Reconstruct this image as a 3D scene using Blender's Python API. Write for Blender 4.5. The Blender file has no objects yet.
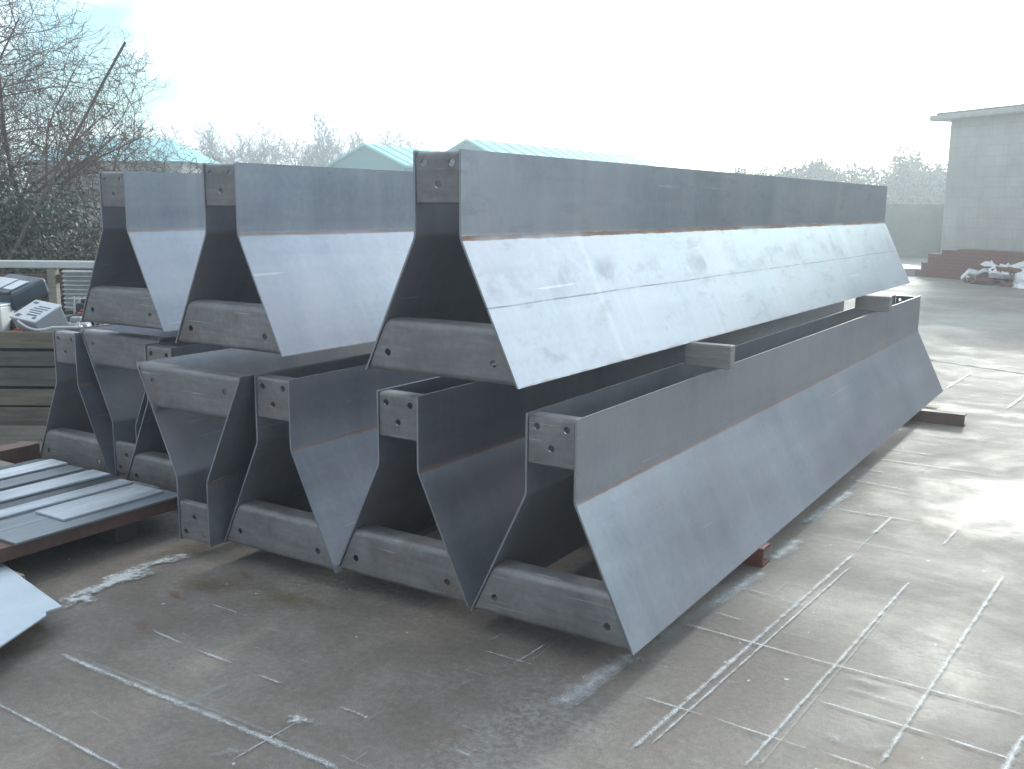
import bpy, bmesh, math, random
from mathutils import Vector, Matrix
PI = math.pi
rad = math.radians
sc = bpy.context.scene
C = sc.collection

# ------------------------------------------------------------------ camera
YAW, PITCH, ROLL = -0.5665, -0.1786, 0.0086
cam_d = bpy.data.cameras.new('camera'); cam = bpy.data.objects.new('camera', cam_d); C.objects.link(cam)
fwd = Vector((math.sin(YAW) * math.cos(PITCH), math.cos(YAW) * math.cos(PITCH), math.sin(PITCH)))
rgt = Vector((math.cos(YAW), -math.sin(YAW), 0)); upv = rgt.cross(fwd)
r2 = math.cos(ROLL) * rgt + math.sin(ROLL) * upv
u2 = -math.sin(ROLL) * rgt + math.cos(ROLL) * upv
M = Matrix((r2, u2, -fwd)).transposed().to_4x4(); M.translation = Vector((1.6896, -2.9106, 1.6039))
cam.matrix_world = M
cam_d.sensor_width = 36; cam_d.lens = 990.58 / 1024 * 36
cam_d.clip_start = 0.05; cam_d.clip_end = 2000
sc.camera = cam

# ------------------------------------------------------------------ sky and sun
SUN_EL, SUN_AZ = rad(18), rad(-5)          # azimuth from +y, negative towards -x
w = bpy.data.worlds.new('World'); sc.world = w; w.use_nodes = True
nt = w.node_tree; N = nt.nodes; Lk = nt.links
N.clear()
out = N.new('ShaderNodeOutputWorld'); bg = N.new('ShaderNodeBackground')
sky = N.new('ShaderNodeTexSky'); sky.sky_type = 'NISHITA'; sky.sun_disc = False
sky.sun_elevation = SUN_EL; sky.sun_rotation = SUN_AZ
sky.air_density = 1.0; sky.dust_density = 1.6; sky.ozone_density = 1.0
tc = N.new('ShaderNodeTexCoord')
mp = N.new('ShaderNodeMapping'); mp.inputs['Scale'].default_value = (1.0, 1.0, 2.6); mp.inputs['Location'].default_value = (0.35, 0.2, 0.1)
nz = N.new('ShaderNodeTexNoise'); nz.inputs['Scale'].default_value = 2.3; nz.inputs['Detail'].default_value = 5; nz.inputs['Roughness'].default_value = 0.5
rp = N.new('ShaderNodeValToRGB'); rp.color_ramp.elements[0].position = 0.44; rp.color_ramp.elements[1].position = 0.63
mx = N.new('ShaderNodeMix'); mx.data_type = 'RGBA'
mx.inputs[7].default_value = (13.6, 15.0, 15.9, 1)
bg.inputs['Strength'].default_value = 0.10
Lk.new(tc.outputs['Generated'], mp.inputs['Vector']); Lk.new(mp.outputs['Vector'], nz.inputs['Vector'])
Lk.new(nz.outputs['Fac'], rp.inputs['Fac']); Lk.new(rp.outputs['Color'], mx.inputs[0])
tn = N.new('ShaderNodeMix'); tn.data_type = 'RGBA'; tn.blend_type = 'MULTIPLY'; tn.inputs[0].default_value = 1.0
tn.inputs[7].default_value = (0.42, 0.66, 0.74, 1)          # the clear gaps are a deeper blue than the thin cloud
Lk.new(sky.outputs['Color'], tn.inputs[6]); Lk.new(tn.outputs[2], mx.inputs[6])
# thin cloud lit from behind glows around the sun
dt = N.new('ShaderNodeVectorMath'); dt.operation = 'DOT_PRODUCT'
dt.inputs[1].default_value = (math.sin(SUN_AZ) * math.cos(SUN_EL), math.cos(SUN_AZ) * math.cos(SUN_EL), math.sin(SUN_EL))
Lk.new(tc.outputs['Generated'], dt.inputs[0])
mr = N.new('ShaderNodeMapRange'); mr.inputs[1].default_value = 0.1; mr.inputs[2].default_value = 0.95; mr.inputs[3].default_value = 0.72; mr.inputs[4].default_value = 2.0
Lk.new(dt.outputs['Value'], mr.inputs[0])
sc_ = N.new('ShaderNodeVectorMath'); sc_.operation = 'SCALE'
Lk.new(mx.outputs[2], sc_.inputs[0]); Lk.new(mr.outputs[0], sc_.inputs['Scale']); Lk.new(sc_.outputs[0], bg.inputs['Color'])
Lk.new(bg.outputs['Background'], out.inputs['Surface'])

sd = bpy.data.lights.new('sun', 'SUN'); so = bpy.data.objects.new('sun', sd); C.objects.link(so)
sd.energy = 1.5; sd.angle = rad(7.0); sd.color = (1.0, 0.97, 0.90)
sdir = Vector((math.sin(SUN_AZ) * math.cos(SUN_EL), math.cos(SUN_AZ) * math.cos(SUN_EL), math.sin(SUN_EL)))
so.rotation_euler = sdir.to_track_quat('Z', 'Y').to_euler()
so.location = (0, 20, 20)

vs = sc.view_settings
vs.view_transform = 'Standard'; vs.look = 'None'; vs.gamma = 1; vs.use_curve_mapping = False
vs.exposure = 0.9
sc.render.engine = 'CYCLES'
sc.cycles.use_denoising = True
sc.cycles.max_bounces = 10; sc.cycles.diffuse_bounces = 6; sc.cycles.glossy_bounces = 6
sc.cycles.transparent_max_bounces = 12; sc.cycles.volume_bounces = 0
sc.cycles.sample_clamp_indirect = 8

# ------------------------------------------------------------------ helpers
def tag(o, label=None, cat=None, group=None, kind=None):
    if label: o['label'] = label
    if cat: o['category'] = cat
    if group: o['group'] = group
    if kind: o['kind'] = kind
    return o

def empty(name, loc=(0, 0, 0), rot=(0, 0, 0)):
    o = bpy.data.objects.new(name, None); C.objects.link(o)
    o.location = loc; o.rotation_euler = rot; o.empty_display_size = 0.2
    return o

def link_mesh(name, bm, mats, parent=None, smooth=False, loc=None, rot=None):
    me = bpy.data.meshes.new(name); bm.normal_update(); bm.to_mesh(me); bm.free()
    for m in (mats if isinstance(mats, (list, tuple)) else [mats]): me.materials.append(m)
    if smooth:
        for p in me.polygons: p.use_smooth = True
        try: me.set_sharp_from_angle(angle=rad(35))
        except Exception: pass
    o = bpy.data.objects.new(name, me); C.objects.link(o)
    if parent: o.parent = parent
    if loc: o.location = loc
    if rot: o.rotation_euler = rot
    return o

def copy_tree(o, parent=None):
    c = o.copy(); C.objects.link(c)
    if parent: c.parent = parent
    for ch in list(o.children): copy_tree(ch, c)
    return c

def box(bm, lo, hi, mat=None, bevel=0.0, mi=0):
    """axis box lo..hi, optional matrix and edge bevel"""
    vs_ = [bm.verts.new((x, y, z)) for x in (lo[0], hi[0]) for y in (lo[1], hi[1]) for z in (lo[2], hi[2])]
    F = [(0, 1, 3, 2), (4, 6, 7, 5), (0, 4, 5, 1), (2, 3, 7, 6), (0, 2, 6, 4), (1, 5, 7, 3)]
    fs = [bm.faces.new([vs_[i] for i in f]) for f in F]
    for f in fs: f.material_index = mi
    vv = vs_
    if bevel > 0:
        es = list({e for f in fs for e in f.edges})
        r = bmesh.ops.bevel(bm, geom=es, offset=bevel, segments=2, affect='EDGES', profile=0.5)
        vv = list({v for f in r['faces'] for v in f.verts} | {v for v in vs_ if v.is_valid})
        for f in {f for v in vv for f in v.link_faces}: f.material_index = mi
    if mat is not None:
        for v in vv: v.co = mat @ v.co
    return vv

def tube(bm, pts, rads, sides=6, cap=True):
    rings = []
    n = len(pts)
    a = None
    for i, p in enumerate(pts):
        d = (pts[min(i + 1, n - 1)] - pts[max(i - 1, 0)])
        if d.length < 1e-9: d = Vector((0, 0, 1))
        d.normalize()
        if a is None:
            a = d.orthogonal().normalized()
        else:
            a = (a - d * a.dot(d))
            a = a.normalized() if a.length > 1e-6 else d.orthogonal().normalized()
        b = d.cross(a)
        rings.append([bm.verts.new(p + rads[i] * (math.cos(2 * PI * k / sides) * a + math.sin(2 * PI * k / sides) * b)) for k in range(sides)])
    for i in range(n - 1):
        for k in range(sides):
            bm.faces.new((rings[i][k], rings[i][(k + 1) % sides], rings[i + 1][(k + 1) % sides], rings[i + 1][k]))
    if cap and sides > 2:
        bm.faces.new(rings[0][::-1]); bm.faces.new(rings[-1])

# ------------------------------------------------------------------ materials
class NT:
    def __init__(s, name):
        s.m = bpy.data.materials.new(name); s.m.use_nodes = True
        s.t = s.m.node_tree; s.N = s.t.nodes; s.b = s.N['Principled BSDF']; s.o = s.N['Material Output']
    def n(s, typ, **kw):
        x = s.N.new(typ)
        for k, v in kw.items(): setattr(x, k, v)
        return x
    def l(s, a, b): s.t.links.new(a, b)
    def coords(s, scale=(1, 1, 1), rnd=True, kind='Object'):
        tc = s.n('ShaderNodeTexCoord'); o = tc.outputs[kind]
        if rnd:
            oi = s.n('ShaderNodeObjectInfo'); mu = s.n('ShaderNodeMath', operation='MULTIPLY'); mu.inputs[1].default_value = 57.0
            s.l(oi.outputs['Random'], mu.inputs[0])
            ad = s.n('ShaderNodeVectorMath', operation='ADD'); s.l(o, ad.inputs[0]); s.l(mu.outputs[0], ad.inputs[1]); o = ad.outputs[0]
        mp = s.n('ShaderNodeMapping'); mp.inputs['Scale'].default_value = scale; s.l(o, mp.inputs['Vector'])
        return mp.outputs['Vector']
    def noise(s, vec, scale=5, detail=4, rough=0.55, dist=0.0):
        x = s.n('ShaderNodeTexNoise'); x.inputs['Scale'].default_value = scale; x.inputs['Detail'].default_value = detail
        x.inputs['Roughness'].default_value = rough; x.inputs['Distortion'].default_value = dist
        s.l(vec, x.inputs['Vector']); return x.outputs['Fac']
    def ramp(s, fac, stops):
        r = s.n('ShaderNodeValToRGB'); e = r.color_ramp.elements
        while len(e) < len(stops): e.new(0.5)
        for i, (p, c) in enumerate(stops):
            e[i].position = p; e[i].color = (*c, 1) if isinstance(c, (tuple, list)) else (c, c, c, 1)
        s.l(fac, r.inputs['Fac']); return r.outputs['Color']
    def mix(s, fac, a, b):
        x = s.n('ShaderNodeMix', data_type='RGBA')
        for sock, v in ((x.inputs[0], fac), (x.inputs[6], a), (x.inputs[7], b)):
            if hasattr(v, 'is_linked') or hasattr(v, 'links'): s.l(v, sock)
            elif isinstance(v, (int, float)): sock.default_value = v
            else: sock.default_value = (*v, 1)
        return x.outputs[2]
    def math(s, op, a, b=None, clamp=False):
        x = s.n('ShaderNodeMath', operation=op); x.use_clamp = clamp
        for i, v in enumerate((a, b)):
            if v is None: continue
            if isinstance(v, (int, float)): x.inputs[i].default_value = v
            else: s.l(v, x.inputs[i])
        return x.outputs[0]
    def bump(s, h, strength=0.3, dist=0.01):
        x = s.n('ShaderNodeBump'); x.inputs['Strength'].default_value = strength; x.inputs['Distance'].default_value = dist
        s.l(h, x.inputs['Height']); s.l(x.outputs['Normal'], s.b.inputs['Normal'])
    def set(s, **kw):
        for k, v in kw.items():
            k = k.replace('_', ' ')
            i = s.b.inputs[k]
            if isinstance(v, (int, float)): i.default_value = v
            elif isinstance(v, (tuple, list)): i.default_value = (*v, 1) if len(v) == 3 else v
            else: s.l(v, i)

def simple(name, col, rough=0.7, metal=0.0, var=0.25, scale=6, rough_var=0.15, bump=0.15, scl=(1, 1, 1)):
    t = NT(name); v = t.coords(scl)
    f = t.noise(v, scale, 6, 0.62); g = t.noise(v, scale * 7, 3, 0.6)
    c0 = tuple(max(0, c * (1 - var)) for c in col); c1 = tuple(c * (1 + var) for c in col)
    k = t.math('ADD', t.math('MULTIPLY', f, 0.7), t.math('MULTIPLY', g, 0.3))
    t.set(Base_Color=t.ramp(k, [(0.3, c0), (0.7, c1)]), Metallic=metal)
    t.set(Roughness=t.ramp(f, [(0.3, max(0.05, rough - rough_var)), (0.7, min(1, rough + rough_var))]))
    if bump: t.bump(k, bump, 0.01)
    return t.m

HS, HT, HALF, TOP, LEN = 0.4987, 0.7947, 0.3425, 0.1035, 6.01

def steel_mat(name, stained):
    t = NT(name)
    v = t.coords((1.2, 0.45, 1.6)); v3 = t.coords((1, 1, 1))
    cl = t.noise(v, 1.5, 4, 0.55); st = t.noise(t.coords((14, 0.4, 14)), 1.0, 3, 0.5); fn = t.noise(v3, 34, 3, 0.6)
    dn = t.noise(t.coords((0.6, 4.5, 0.7)), 1.3, 3, 0.55)            # run marks down the plate
    k = t.math('ADD', t.math('MULTIPLY', cl, 0.45), t.math('ADD', t.math('MULTIPLY', st, 0.15), t.math('ADD', t.math('MULTIPLY', fn, 0.15), t.math('MULTIPLY', dn, 0.25))))
    col = t.ramp(k, [(0.36, (0.205, 0.225, 0.265)), (0.64, (0.365, 0.385, 0.42))])
    # bluish and lilac temper tints of the mill scale
    col = t.mix(t.math('MULTIPLY', t.ramp(t.noise(v3, 1.9, 3, 0.5), [(0.4, 0.0), (0.65, 1.0)]), 0.5), col, (0.35, 0.325, 0.365))
    tc = t.n('ShaderNodeTexCoord'); sx = t.n('ShaderNodeSeparateXYZ'); t.l(tc.outputs['Object'], sx.inputs[0])
    sn = t.n('ShaderNodeSeparateXYZ'); t.l(tc.outputs['Normal'], sn.inputs[0])
    outer = t.math('GREATER_THAN', t.math('MULTIPLY', sx.outputs['X'], sn.outputs['X']), 0.0)
    # broken rusty line along the fold, only on the outside
    dz = t.math('ABSOLUTE', t.math('SUBTRACT', sx.outputs['Z'], HS - 0.002))
    wob = t.math('MULTIPLY', t.noise(t.coords((1, 1.3, 1)), 11, 5, 0.7), 0.018 if stained else 0.014)
    rl = t.math('MULTIPLY', t.math('LESS_THAN', dz, wob), t.ramp(t.noise(t.coords((1, 1, 1)), 2.3, 4, 0.6), [(0.35, 0.30), (0.6, 0.95 if stained else 0.6)]))
    rl = t.math('MULTIPLY', rl, outer)
    ez = t.math('LESS_THAN', sx.outputs['Z'], t.math('SUBTRACT', t.math('MULTIPLY', t.noise(t.coords((1, 2, 1)), 8, 4, 0.7), 0.03), 0.012))
    tp_ = t.math('GREATER_THAN', sx.outputs['Z'], t.math('ADD', HT - 0.014, t.math('MULTIPLY', t.noise(t.coords((1, 2, 1)), 6, 4, 0.7), 0.025)))
    rust = t.math('MAXIMUM', rl, t.math('MULTIPLY', t.math('MAXIMUM', ez, t.math('MULTIPLY', tp_, 0.4)), 0.35))
    col = t.mix(rust, col, (0.27, 0.12, 0.05))
    # faint light runs and chalk scuffs, scratches
    ch = t.math('MULTIPLY', t.ramp(t.noise(t.coords((0.3, 9, 0.25)), 1.1, 2, 0.4), [(0.62, 0.0), (0.74, 0.16)]), t.ramp(t.noise(v3, 2.7, 3, 0.6), [(0.45, 0.0), (0.6, 1.0)]))
    col = t.mix(ch, col, (0.52, 0.53, 0.54))
    sc1 = t.math('MULTIPLY', t.ramp(t.noise(t.coords((60, 1.4, 60)), 1.0, 1, 0.3), [(0.72, 0.0), (0.745, 0.45)]), t.ramp(t.noise(v3, 3.3, 2, 0.5), [(0.5, 0.0), (0.6, 1.0)]))
    col = t.mix(sc1, col, (0.55, 0.55, 0.56))
    sp0 = t.ramp(t.noise(v3, 13, 4, 0.7), [(0.66, 0.0), (0.74, 0.35)])
    col = t.mix(sp0, col, (0.16, 0.13, 0.12))
    rgh = t.math('ADD', 0.23, t.math('ADD', t.math('MULTIPLY', cl, 0.16), t.math('ADD', t.math('MULTIPLY', dn, 0.08), t.math('MULTIPLY', rust, 0.35))))
    if stained:
        vz = t.noise(t.coords((0.01, 0.9, 0.01)), 1.0, 2, 0.5)
        zl = t.math('ADD', 0.255, t.math('MULTIPLY', vz, 0.02))
        ln = t.math('LESS_THAN', t.math('ABSOLUTE', t.math('SUBTRACT', sx.outputs['Z'], zl)), 0.0026)
        ln = t.math('MULTIPLY', ln, t.ramp(t.noise(t.coords((1, 3, 1)), 3, 3, 0.6), [(0.3, 0.05), (0.6, 0.55)]))
        sp = t.noise(t.coords((3, 1.5, 1.2)), 2.2, 6, 0.7)
        band = t.ramp(t.math('ABSOLUTE', t.math('SUBTRACT', sx.outputs['Z'], 0.335)), [(0.02, 1.0), (0.085, 0.0)])
        sp = t.math('MULTIPLY', t.ramp(sp, [(0.48, 0.0), (0.62, 1.0)]), t.math('MULTIPLY', band, 0.28))
        sp2 = t.math('MULTIPLY', t.ramp(t.noise(t.coords((1, 1.6, 5)), 2.4, 4, 0.6), [(0.56, 0.0), (0.66, 0.35)]), outer)
        dk = t.math('MAXIMUM', t.math('MAXIMUM', ln, sp), t.math('MULTIPLY', sp2, 0.5))
        col = t.mix(dk, col, (0.09, 0.093, 0.10))
        rgh = t.math('ADD', rgh, t.math('MULTIPLY', dk, 0.25))
    t.set(Base_Color=col, Metallic=t.math('SUBTRACT', 0.6, t.math('MULTIPLY', rust, 0.55)), Roughness=rgh)
    t.bump(t.noise(t.coords((0.8, 0.5, 0.8)), 2.2, 1, 0.3), 0.35, 0.012)
    return t.m

M_STEEL = steel_mat('mill_scale_steel', False)
M_STEEL_T = steel_mat('stained_mill_scale_steel', True)

def endplate_mat():
    t = NT('pressed_plate_steel'); v = t.coords((1, 1, 1)); v2 = t.coords((2, 2, 16))
    a = t.noise(v, 5, 6, 0.65, 0.5); b = t.noise(v2, 3, 3, 0.5); c = t.noise(v, 40, 3, 0.6)
    k = t.math('ADD', t.math('MULTIPLY', a, 0.55), t.math('ADD', t.math('MULTIPLY', b, 0.25), t.math('MULTIPLY', c, 0.2)))
    col = t.ramp(k, [(0.30, (0.145, 0.138, 0.142)), (0.52, (0.235, 0.228, 0.232)), (0.7, (0.34, 0.332, 0.335))])
    rs = t.ramp(t.noise(v, 3.1, 6, 0.7), [(0.60, 0.0), (0.72, 0.6)])
    col = t.mix(rs, col, (0.20, 0.11, 0.065))
    scr = t.ramp(t.noise(t.coords((1.5, 1.5, 60)), 2.5, 2, 0.4), [(0.70, 0.0), (0.73, 0.7)])
    col = t.mix(scr, col, (0.46, 0.46, 0.46))
    t.set(Base_Color=col, Metallic=0.5, Roughness=t.ramp(a, [(0.3, 0.42), (0.7, 0.62)]))
    t.bump(k, 0.12, 0.01)
    return t.m
M_PLATE = endplate_mat()

def ground_mat():
    t = NT('worn_yard_concrete'); v = t.coords((1, 1, 1), rnd=False)
    a = t.noise(v, 0.55, 6, 0.6, 0.6); b = t.noise(v, 3.5, 6, 0.65, 0.3); c = t.noise(v, 38, 4, 0.7); d = t.noise(v, 160, 2, 0.6)
    k = t.math('ADD', t.math('MULTIPLY', a, 0.34), t.math('ADD', t.math('MULTIPLY', b, 0.27), t.math('ADD', t.math('MULTIPLY', c, 0.21), t.math('MULTIPLY', d, 0.18))))
    col = t.ramp(k, [(0.38, (0.125, 0.103, 0.086)), (0.5, (0.205, 0.176, 0.152)), (0.62, (0.315, 0.285, 0.256))])
    # brown rusty stains
    rs = t.ramp(t.noise(v, 1.3, 5, 0.7, 0.8), [(0.58, 0.0), (0.72, 0.45)])
    col = t.mix(rs, col, (0.15, 0.10, 0.06))
    # pale overspray dust in patches along the working lanes
    pd = t.math('MULTIPLY', t.ramp(t.noise(v, 0.9, 5, 0.7, 0.3), [(0.54, 0.0), (0.70, 1.0)]), t.ramp(c, [(0.42, 0.0), (0.62, 0.55)]))
    col = t.mix(pd, col, (0.42, 0.42, 0.40))
    # little flecks of dropped paint
    fl = t.ramp(t.noise(v, 21, 2, 0.4), [(0.755, 0.0), (0.77, 0.8)])
    col = t.mix(fl, col, (0.60, 0.61, 0.60))
    dv = t.n('ShaderNodeVectorMath', operation='DISTANCE'); t.l(v, dv.inputs[0]); dv.inputs[1].default_value = (1.5, 3.0, 0)
    damp = t.math('ADD', t.math('SUBTRACT', 1.0, t.math('MULTIPLY', dv.outputs['Value'], 0.75)), t.math('MULTIPLY', t.math('SUBTRACT', t.noise(v, 1.6, 5, 0.6, 0.5), 0.5), 1.6), clamp=True)
    wet = t.math('MAXIMUM', damp, t.math('MULTIPLY', t.ramp(t.noise(v, 0.42, 5, 0.62, 0.9), [(0.36, 1.0), (0.56, 0.0)]), 0.6))
    rgh = t.mix(wet, t.ramp(b, [(0.3, 0.68), (0.7, 0.84)]), t.ramp(b, [(0.3, 0.36), (0.7, 0.52)]))
    t.set(Base_Color=col, Roughness=rgh, Specular_IOR_Level=0.35)
    t.bump(t.math('ADD', t.math('MULTIPLY', b, 0.6), t.math('ADD', t.math('MULTIPLY', c, 0.3), t.math('MULTIPLY', d, 0.16))), 0.34, 0.012)
    return t.m
M_GROUND = ground_mat()

def paint_mat(name, col, lo, hi, scale=26):
    t = NT(name); v = t.coords((1, 1, 1), rnd=False)
    f = t.noise(v, scale, 5, 0.72, 0.2); g = t.noise(v, scale * 0.12, 3, 0.6)
    k = t.math('ADD', t.math('MULTIPLY', f, 0.6), t.math('MULTIPLY', g, 0.4))
    at = t.n('ShaderNodeAttribute', attribute_name='core'); k = t.math('ADD', k, t.math('MULTIPLY', t.math('SUBTRACT', at.outputs['Fac'], 0.8), 0.22))
    a = t.ramp(k, [(lo, 0.0), (hi, 1.0)])
    a = t.math('MULTIPLY', a, 0.85)
    t.set(Base_Color=t.ramp(f, [(0.3, tuple(c * 0.8 for c in col)), (0.7, col)]), Roughness=0.6, Alpha=a)
    return t.m
M_PAINT = paint_mat('worn_white_paint', (0.64, 0.65, 0.65), 0.35, 0.60, 170)
M_FAINT = paint_mat('faint_overspray', (0.50, 0.52, 0.51), 0.36, 0.90, 90)
M_SMEAR = paint_mat('spilled_white_paint', (0.72, 0.74, 0.74), 0.36, 0.52, 40)
M_ORANGE = paint_mat('orange_primer_mark', (0.30, 0.15, 0.07), 0.36, 0.85, 60)
M_DIRT = paint_mat('yellow_brown_dirt', (0.20, 0.15, 0.07), 0.34, 0.80, 30)
M_YELLOW = paint_mat('faded_yellow_line', (0.50, 0.40, 0.20), 0.40, 0.56)

M_TIMBER = simple('weathered_timber', (0.26, 0.235, 0.20), 0.8, var=0.35, scale=3, scl=(1, 1, 9))
M_TIMBERX = simple('weathered_bearer_timber', (0.27, 0.258, 0.245), 0.75, var=0.3, scale=3, scl=(1, 9, 9))
t = NT('damp_crate_boards'); v = t.coords((1.2, 1.2, 9)); f = t.noise(v, 2.4, 6, 0.65); g_ = t.n('ShaderNodeNewGeometry')
t.set(Base_Color=t.mix(t.ramp(g_.outputs['Random Per Island'], [(0.0, 0.0), (1.0, 1.0)]), t.ramp(f, [(0.3, (0.055, 0.056, 0.052)), (0.7, (0.13, 0.125, 0.112))]), t.ramp(f, [(0.3, (0.105, 0.088, 0.062)), (0.7, (0.235, 0.20, 0.155))])), Roughness=0.75)
t.bump(f, 0.3, 0.01); M_CRATE = t.m
M_SHADEWOOD = simple('shade_dark_timber', (0.06, 0.055, 0.05), 0.7)  # darkened so the blocks sink into the shade under the strip stack
M_RED = simple('red_oxide_steel', (0.16, 0.045, 0.035), 0.6, var=0.3)
M_BROWN = simple('rusty_brown_steel', (0.12, 0.068, 0.055), 0.65, var=0.35, scale=4)
M_BARK = simple('bare_bark', (0.105, 0.085, 0.07), 0.9, var=0.3)
M_TWIG = simple('twigs', (0.16, 0.108, 0.085), 0.9, var=0.25)
M_POLE = simple('stripped_pole_wood', (0.13, 0.105, 0.085), 0.8)

def leaf_mat(name, c0, c1, c2):
    t = NT(name); g = t.n('ShaderNodeNewGeometry')
    t.set(Base_Color=t.ramp(g.outputs['Random Per Island'], [(0.0, c0), (0.55, c1), (1.0, c2)]), Roughness=0.55)
    return t.m
M_LEAF = leaf_mat('evergreen_leaves', (0.022, 0.04, 0.022), (0.045, 0.075, 0.035), (0.10, 0.115, 0.055))
M_DRY = leaf_mat('dry_bramble_leaves', (0.05, 0.05, 0.03), (0.085, 0.075, 0.045), (0.16, 0.12, 0.075))
M_FARLEAF = leaf_mat('far_tree_leaves', (0.02, 0.024, 0.016), (0.036, 0.036, 0.025), (0.06, 0.054, 0.036))

def galv(name, c, rough):
    t = NT(name); v = t.coords((9, 0.5, 9)); v1 = t.coords((1, 1, 1))
    f = t.noise(v, 1.5, 4, 0.55); g = t.noise(v1, 3, 5, 0.6)
    k = t.math('ADD', t.math('MULTIPLY', f, 0.5), t.math('MULTIPLY', g, 0.5))
    t.set(Base_Color=t.ramp(k, [(0.3, tuple(x * 0.7 for x in c)), (0.7, c)]), Metallic=0.75, Roughness=t.ramp(g, [(0.3, rough - 0.1), (0.7, rough + 0.12)]))
    t.bump(g, 0.08, 0.01)
    return t.m
M_GALV = simple('sky_bright_strip', (0.52, 0.56, 0.61), 0.42, metal=0.2, var=0.38, scale=2.2, scl=(9, 0.8, 9), bump=0.04)  # sky reflection on the bright strips is put into a paler base colour
M_GALVD = galv('gap_dark_strip', (0.13, 0.145, 0.17), 0.48)  # base colour darkened to stand for the shaded gaps between strips
M_WSHEET = simple('sky_white_sheet', (0.50, 0.57, 0.64), 0.45, var=0.09, bump=0.02, rough_var=0.06)  # bluish white of the reflected sky is painted into the base colour
M_RAIL = simple('pale_rail_paint', (0.55, 0.56, 0.55), 0.6, var=0.12)
M_CORR = galv('corrugated_galvanised', (0.60, 0.61, 0.62), 0.45)
M_TEAL = simple('teal_cladding', (0.06, 0.26, 0.27), 0.55, var=0.08, scale=1.2, bump=0.03)
M_TEALROOF = simple('pale_cyan_roof_sheet', (0.22, 0.58, 0.58), 0.45, var=0.08, scale=0.8, bump=0.03)
M_SHEDWALL = simple('drab_shed_wall', (0.24, 0.24, 0.24), 0.7, var=0.1)
M_DARK = simple('dark_grey_plastic', (0.035, 0.038, 0.042), 0.5, var=0.2)
M_BLUEBOX = simple('slate_blue_enamel', (0.05, 0.072, 0.092), 0.4, var=0.2)
M_CHROME = simple('bright_metal', (0.50, 0.53, 0.55), 0.35, metal=0.5, var=0.06, bump=0.02)
M_GREYBOX = simple('grey_enamel_case', (0.33, 0.345, 0.37), 0.45, var=0.1, bump=0.03)
M_LABEL = simple('white_label', (0.58, 0.60, 0.63), 0.5, var=0.04, bump=0)
M_INK = simple('label_ink', (0.10, 0.11, 0.14), 0.6, bump=0)
M_ORBIT = simple('orange_plastic', (0.42, 0.13, 0.05), 0.5)
M_REDBIT = simple('dull_red_plastic', (0.30, 0.05, 0.05), 0.5)
M_WHITEPL = simple('white_plastic', (0.62, 0.63, 0.63), 0.45, var=0.08)
M_PALEC = simple('wet_glare_concrete', (0.40, 0.40, 0.39), 0.34, var=0.2)  # pale tone stands for wet, sunlit ground reflecting the sky
M_ROOFSLAB = simple('roof_slab_concrete', (0.36, 0.36, 0.35), 0.7)
M_PANELC = simple('mossy_concrete_panel', (0.20, 0.215, 0.19), 0.8, var=0.25, scale=1.2)
M_PLASTER = simple('broken_white_plaster', (0.78, 0.77, 0.78), 0.8, var=0.12, bump=0.4)

def blocks(name, c0, c1, mortar, bw, bh, rot, ms=0.012):
    t = NT(name); tc = t.n('ShaderNodeTexCoord')
    br = t.n('ShaderNodeTexBrick'); br.inputs['Scale'].default_value = 1.0
    br.inputs['Brick Width'].default_value = bw; br.inputs['Row Height'].default_value = bh
    br.inputs['Mortar Size'].default_value = ms; br.inputs['Color1'].default_value = (*c0, 1); br.inputs['Color2'].default_value = (*c1, 1)
    br.inputs['Mortar'].default_value = (*mortar, 1)
    sx = t.n('ShaderNodeSeparateXYZ'); t.l(tc.outputs['Object'], sx.inputs[0])
    cb = t.n('ShaderNodeCombineXYZ')
    t.l(t.math('ADD', sx.outputs['X'], sx.outputs['Y']), cb.inputs['X']); t.l(sx.outputs['Z'], cb.inputs['Y'])
    t.l(cb.outputs[0], br.inputs['Vector'])
    v = t.coords((1, 1, 1)); n = t.noise(v, 1.1, 6, 0.65); n2 = t.noise(t.coords((2.4, 2.4, 0.25)), 1.5, 4, 0.6)
    col = t.mix(t.ramp(n, [(0.35, 0.0), (0.72, 0.55)]), br.outputs['Color'], tuple(x * 0.62 for x in c0))
    col = t.mix(t.ramp(n2, [(0.52, 0.0), (0.72, 0.35)]), col, tuple(x * 0.5 for x in c0))
    t.set(Base_Color=col, Roughness=0.85)
    t.bump(br.outputs['Fac'], -0.25, 0.01)
    return t.m
M_BLOCK = blocks('pale_concrete_block', (0.47, 0.465, 0.44), (0.50, 0.495, 0.47), (0.435, 0.43, 0.41), 0.46, 0.235, 0)
M_BRICK = blocks('old_red_brick', (0.21, 0.065, 0.045), (0.16, 0.05, 0.04), (0.16, 0.10, 0.085), 0.23, 0.08, 0, 0.01)

# ------------------------------------------------------------------ the ground and what is painted on it
bm = bmesh.new()
S = 260
for (x0, y0, x1, y1) in [(-S, -60, S, S * 1.4)]:
    f = bm.faces.new([bm.verts.new(p) for p in ((x0, y0, 0), (x1, y0, 0), (x1, y1, 0), (x0, y1, 0))])
tag(link_mesh('ground', bm, M_GROUND), kind='structure')

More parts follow.
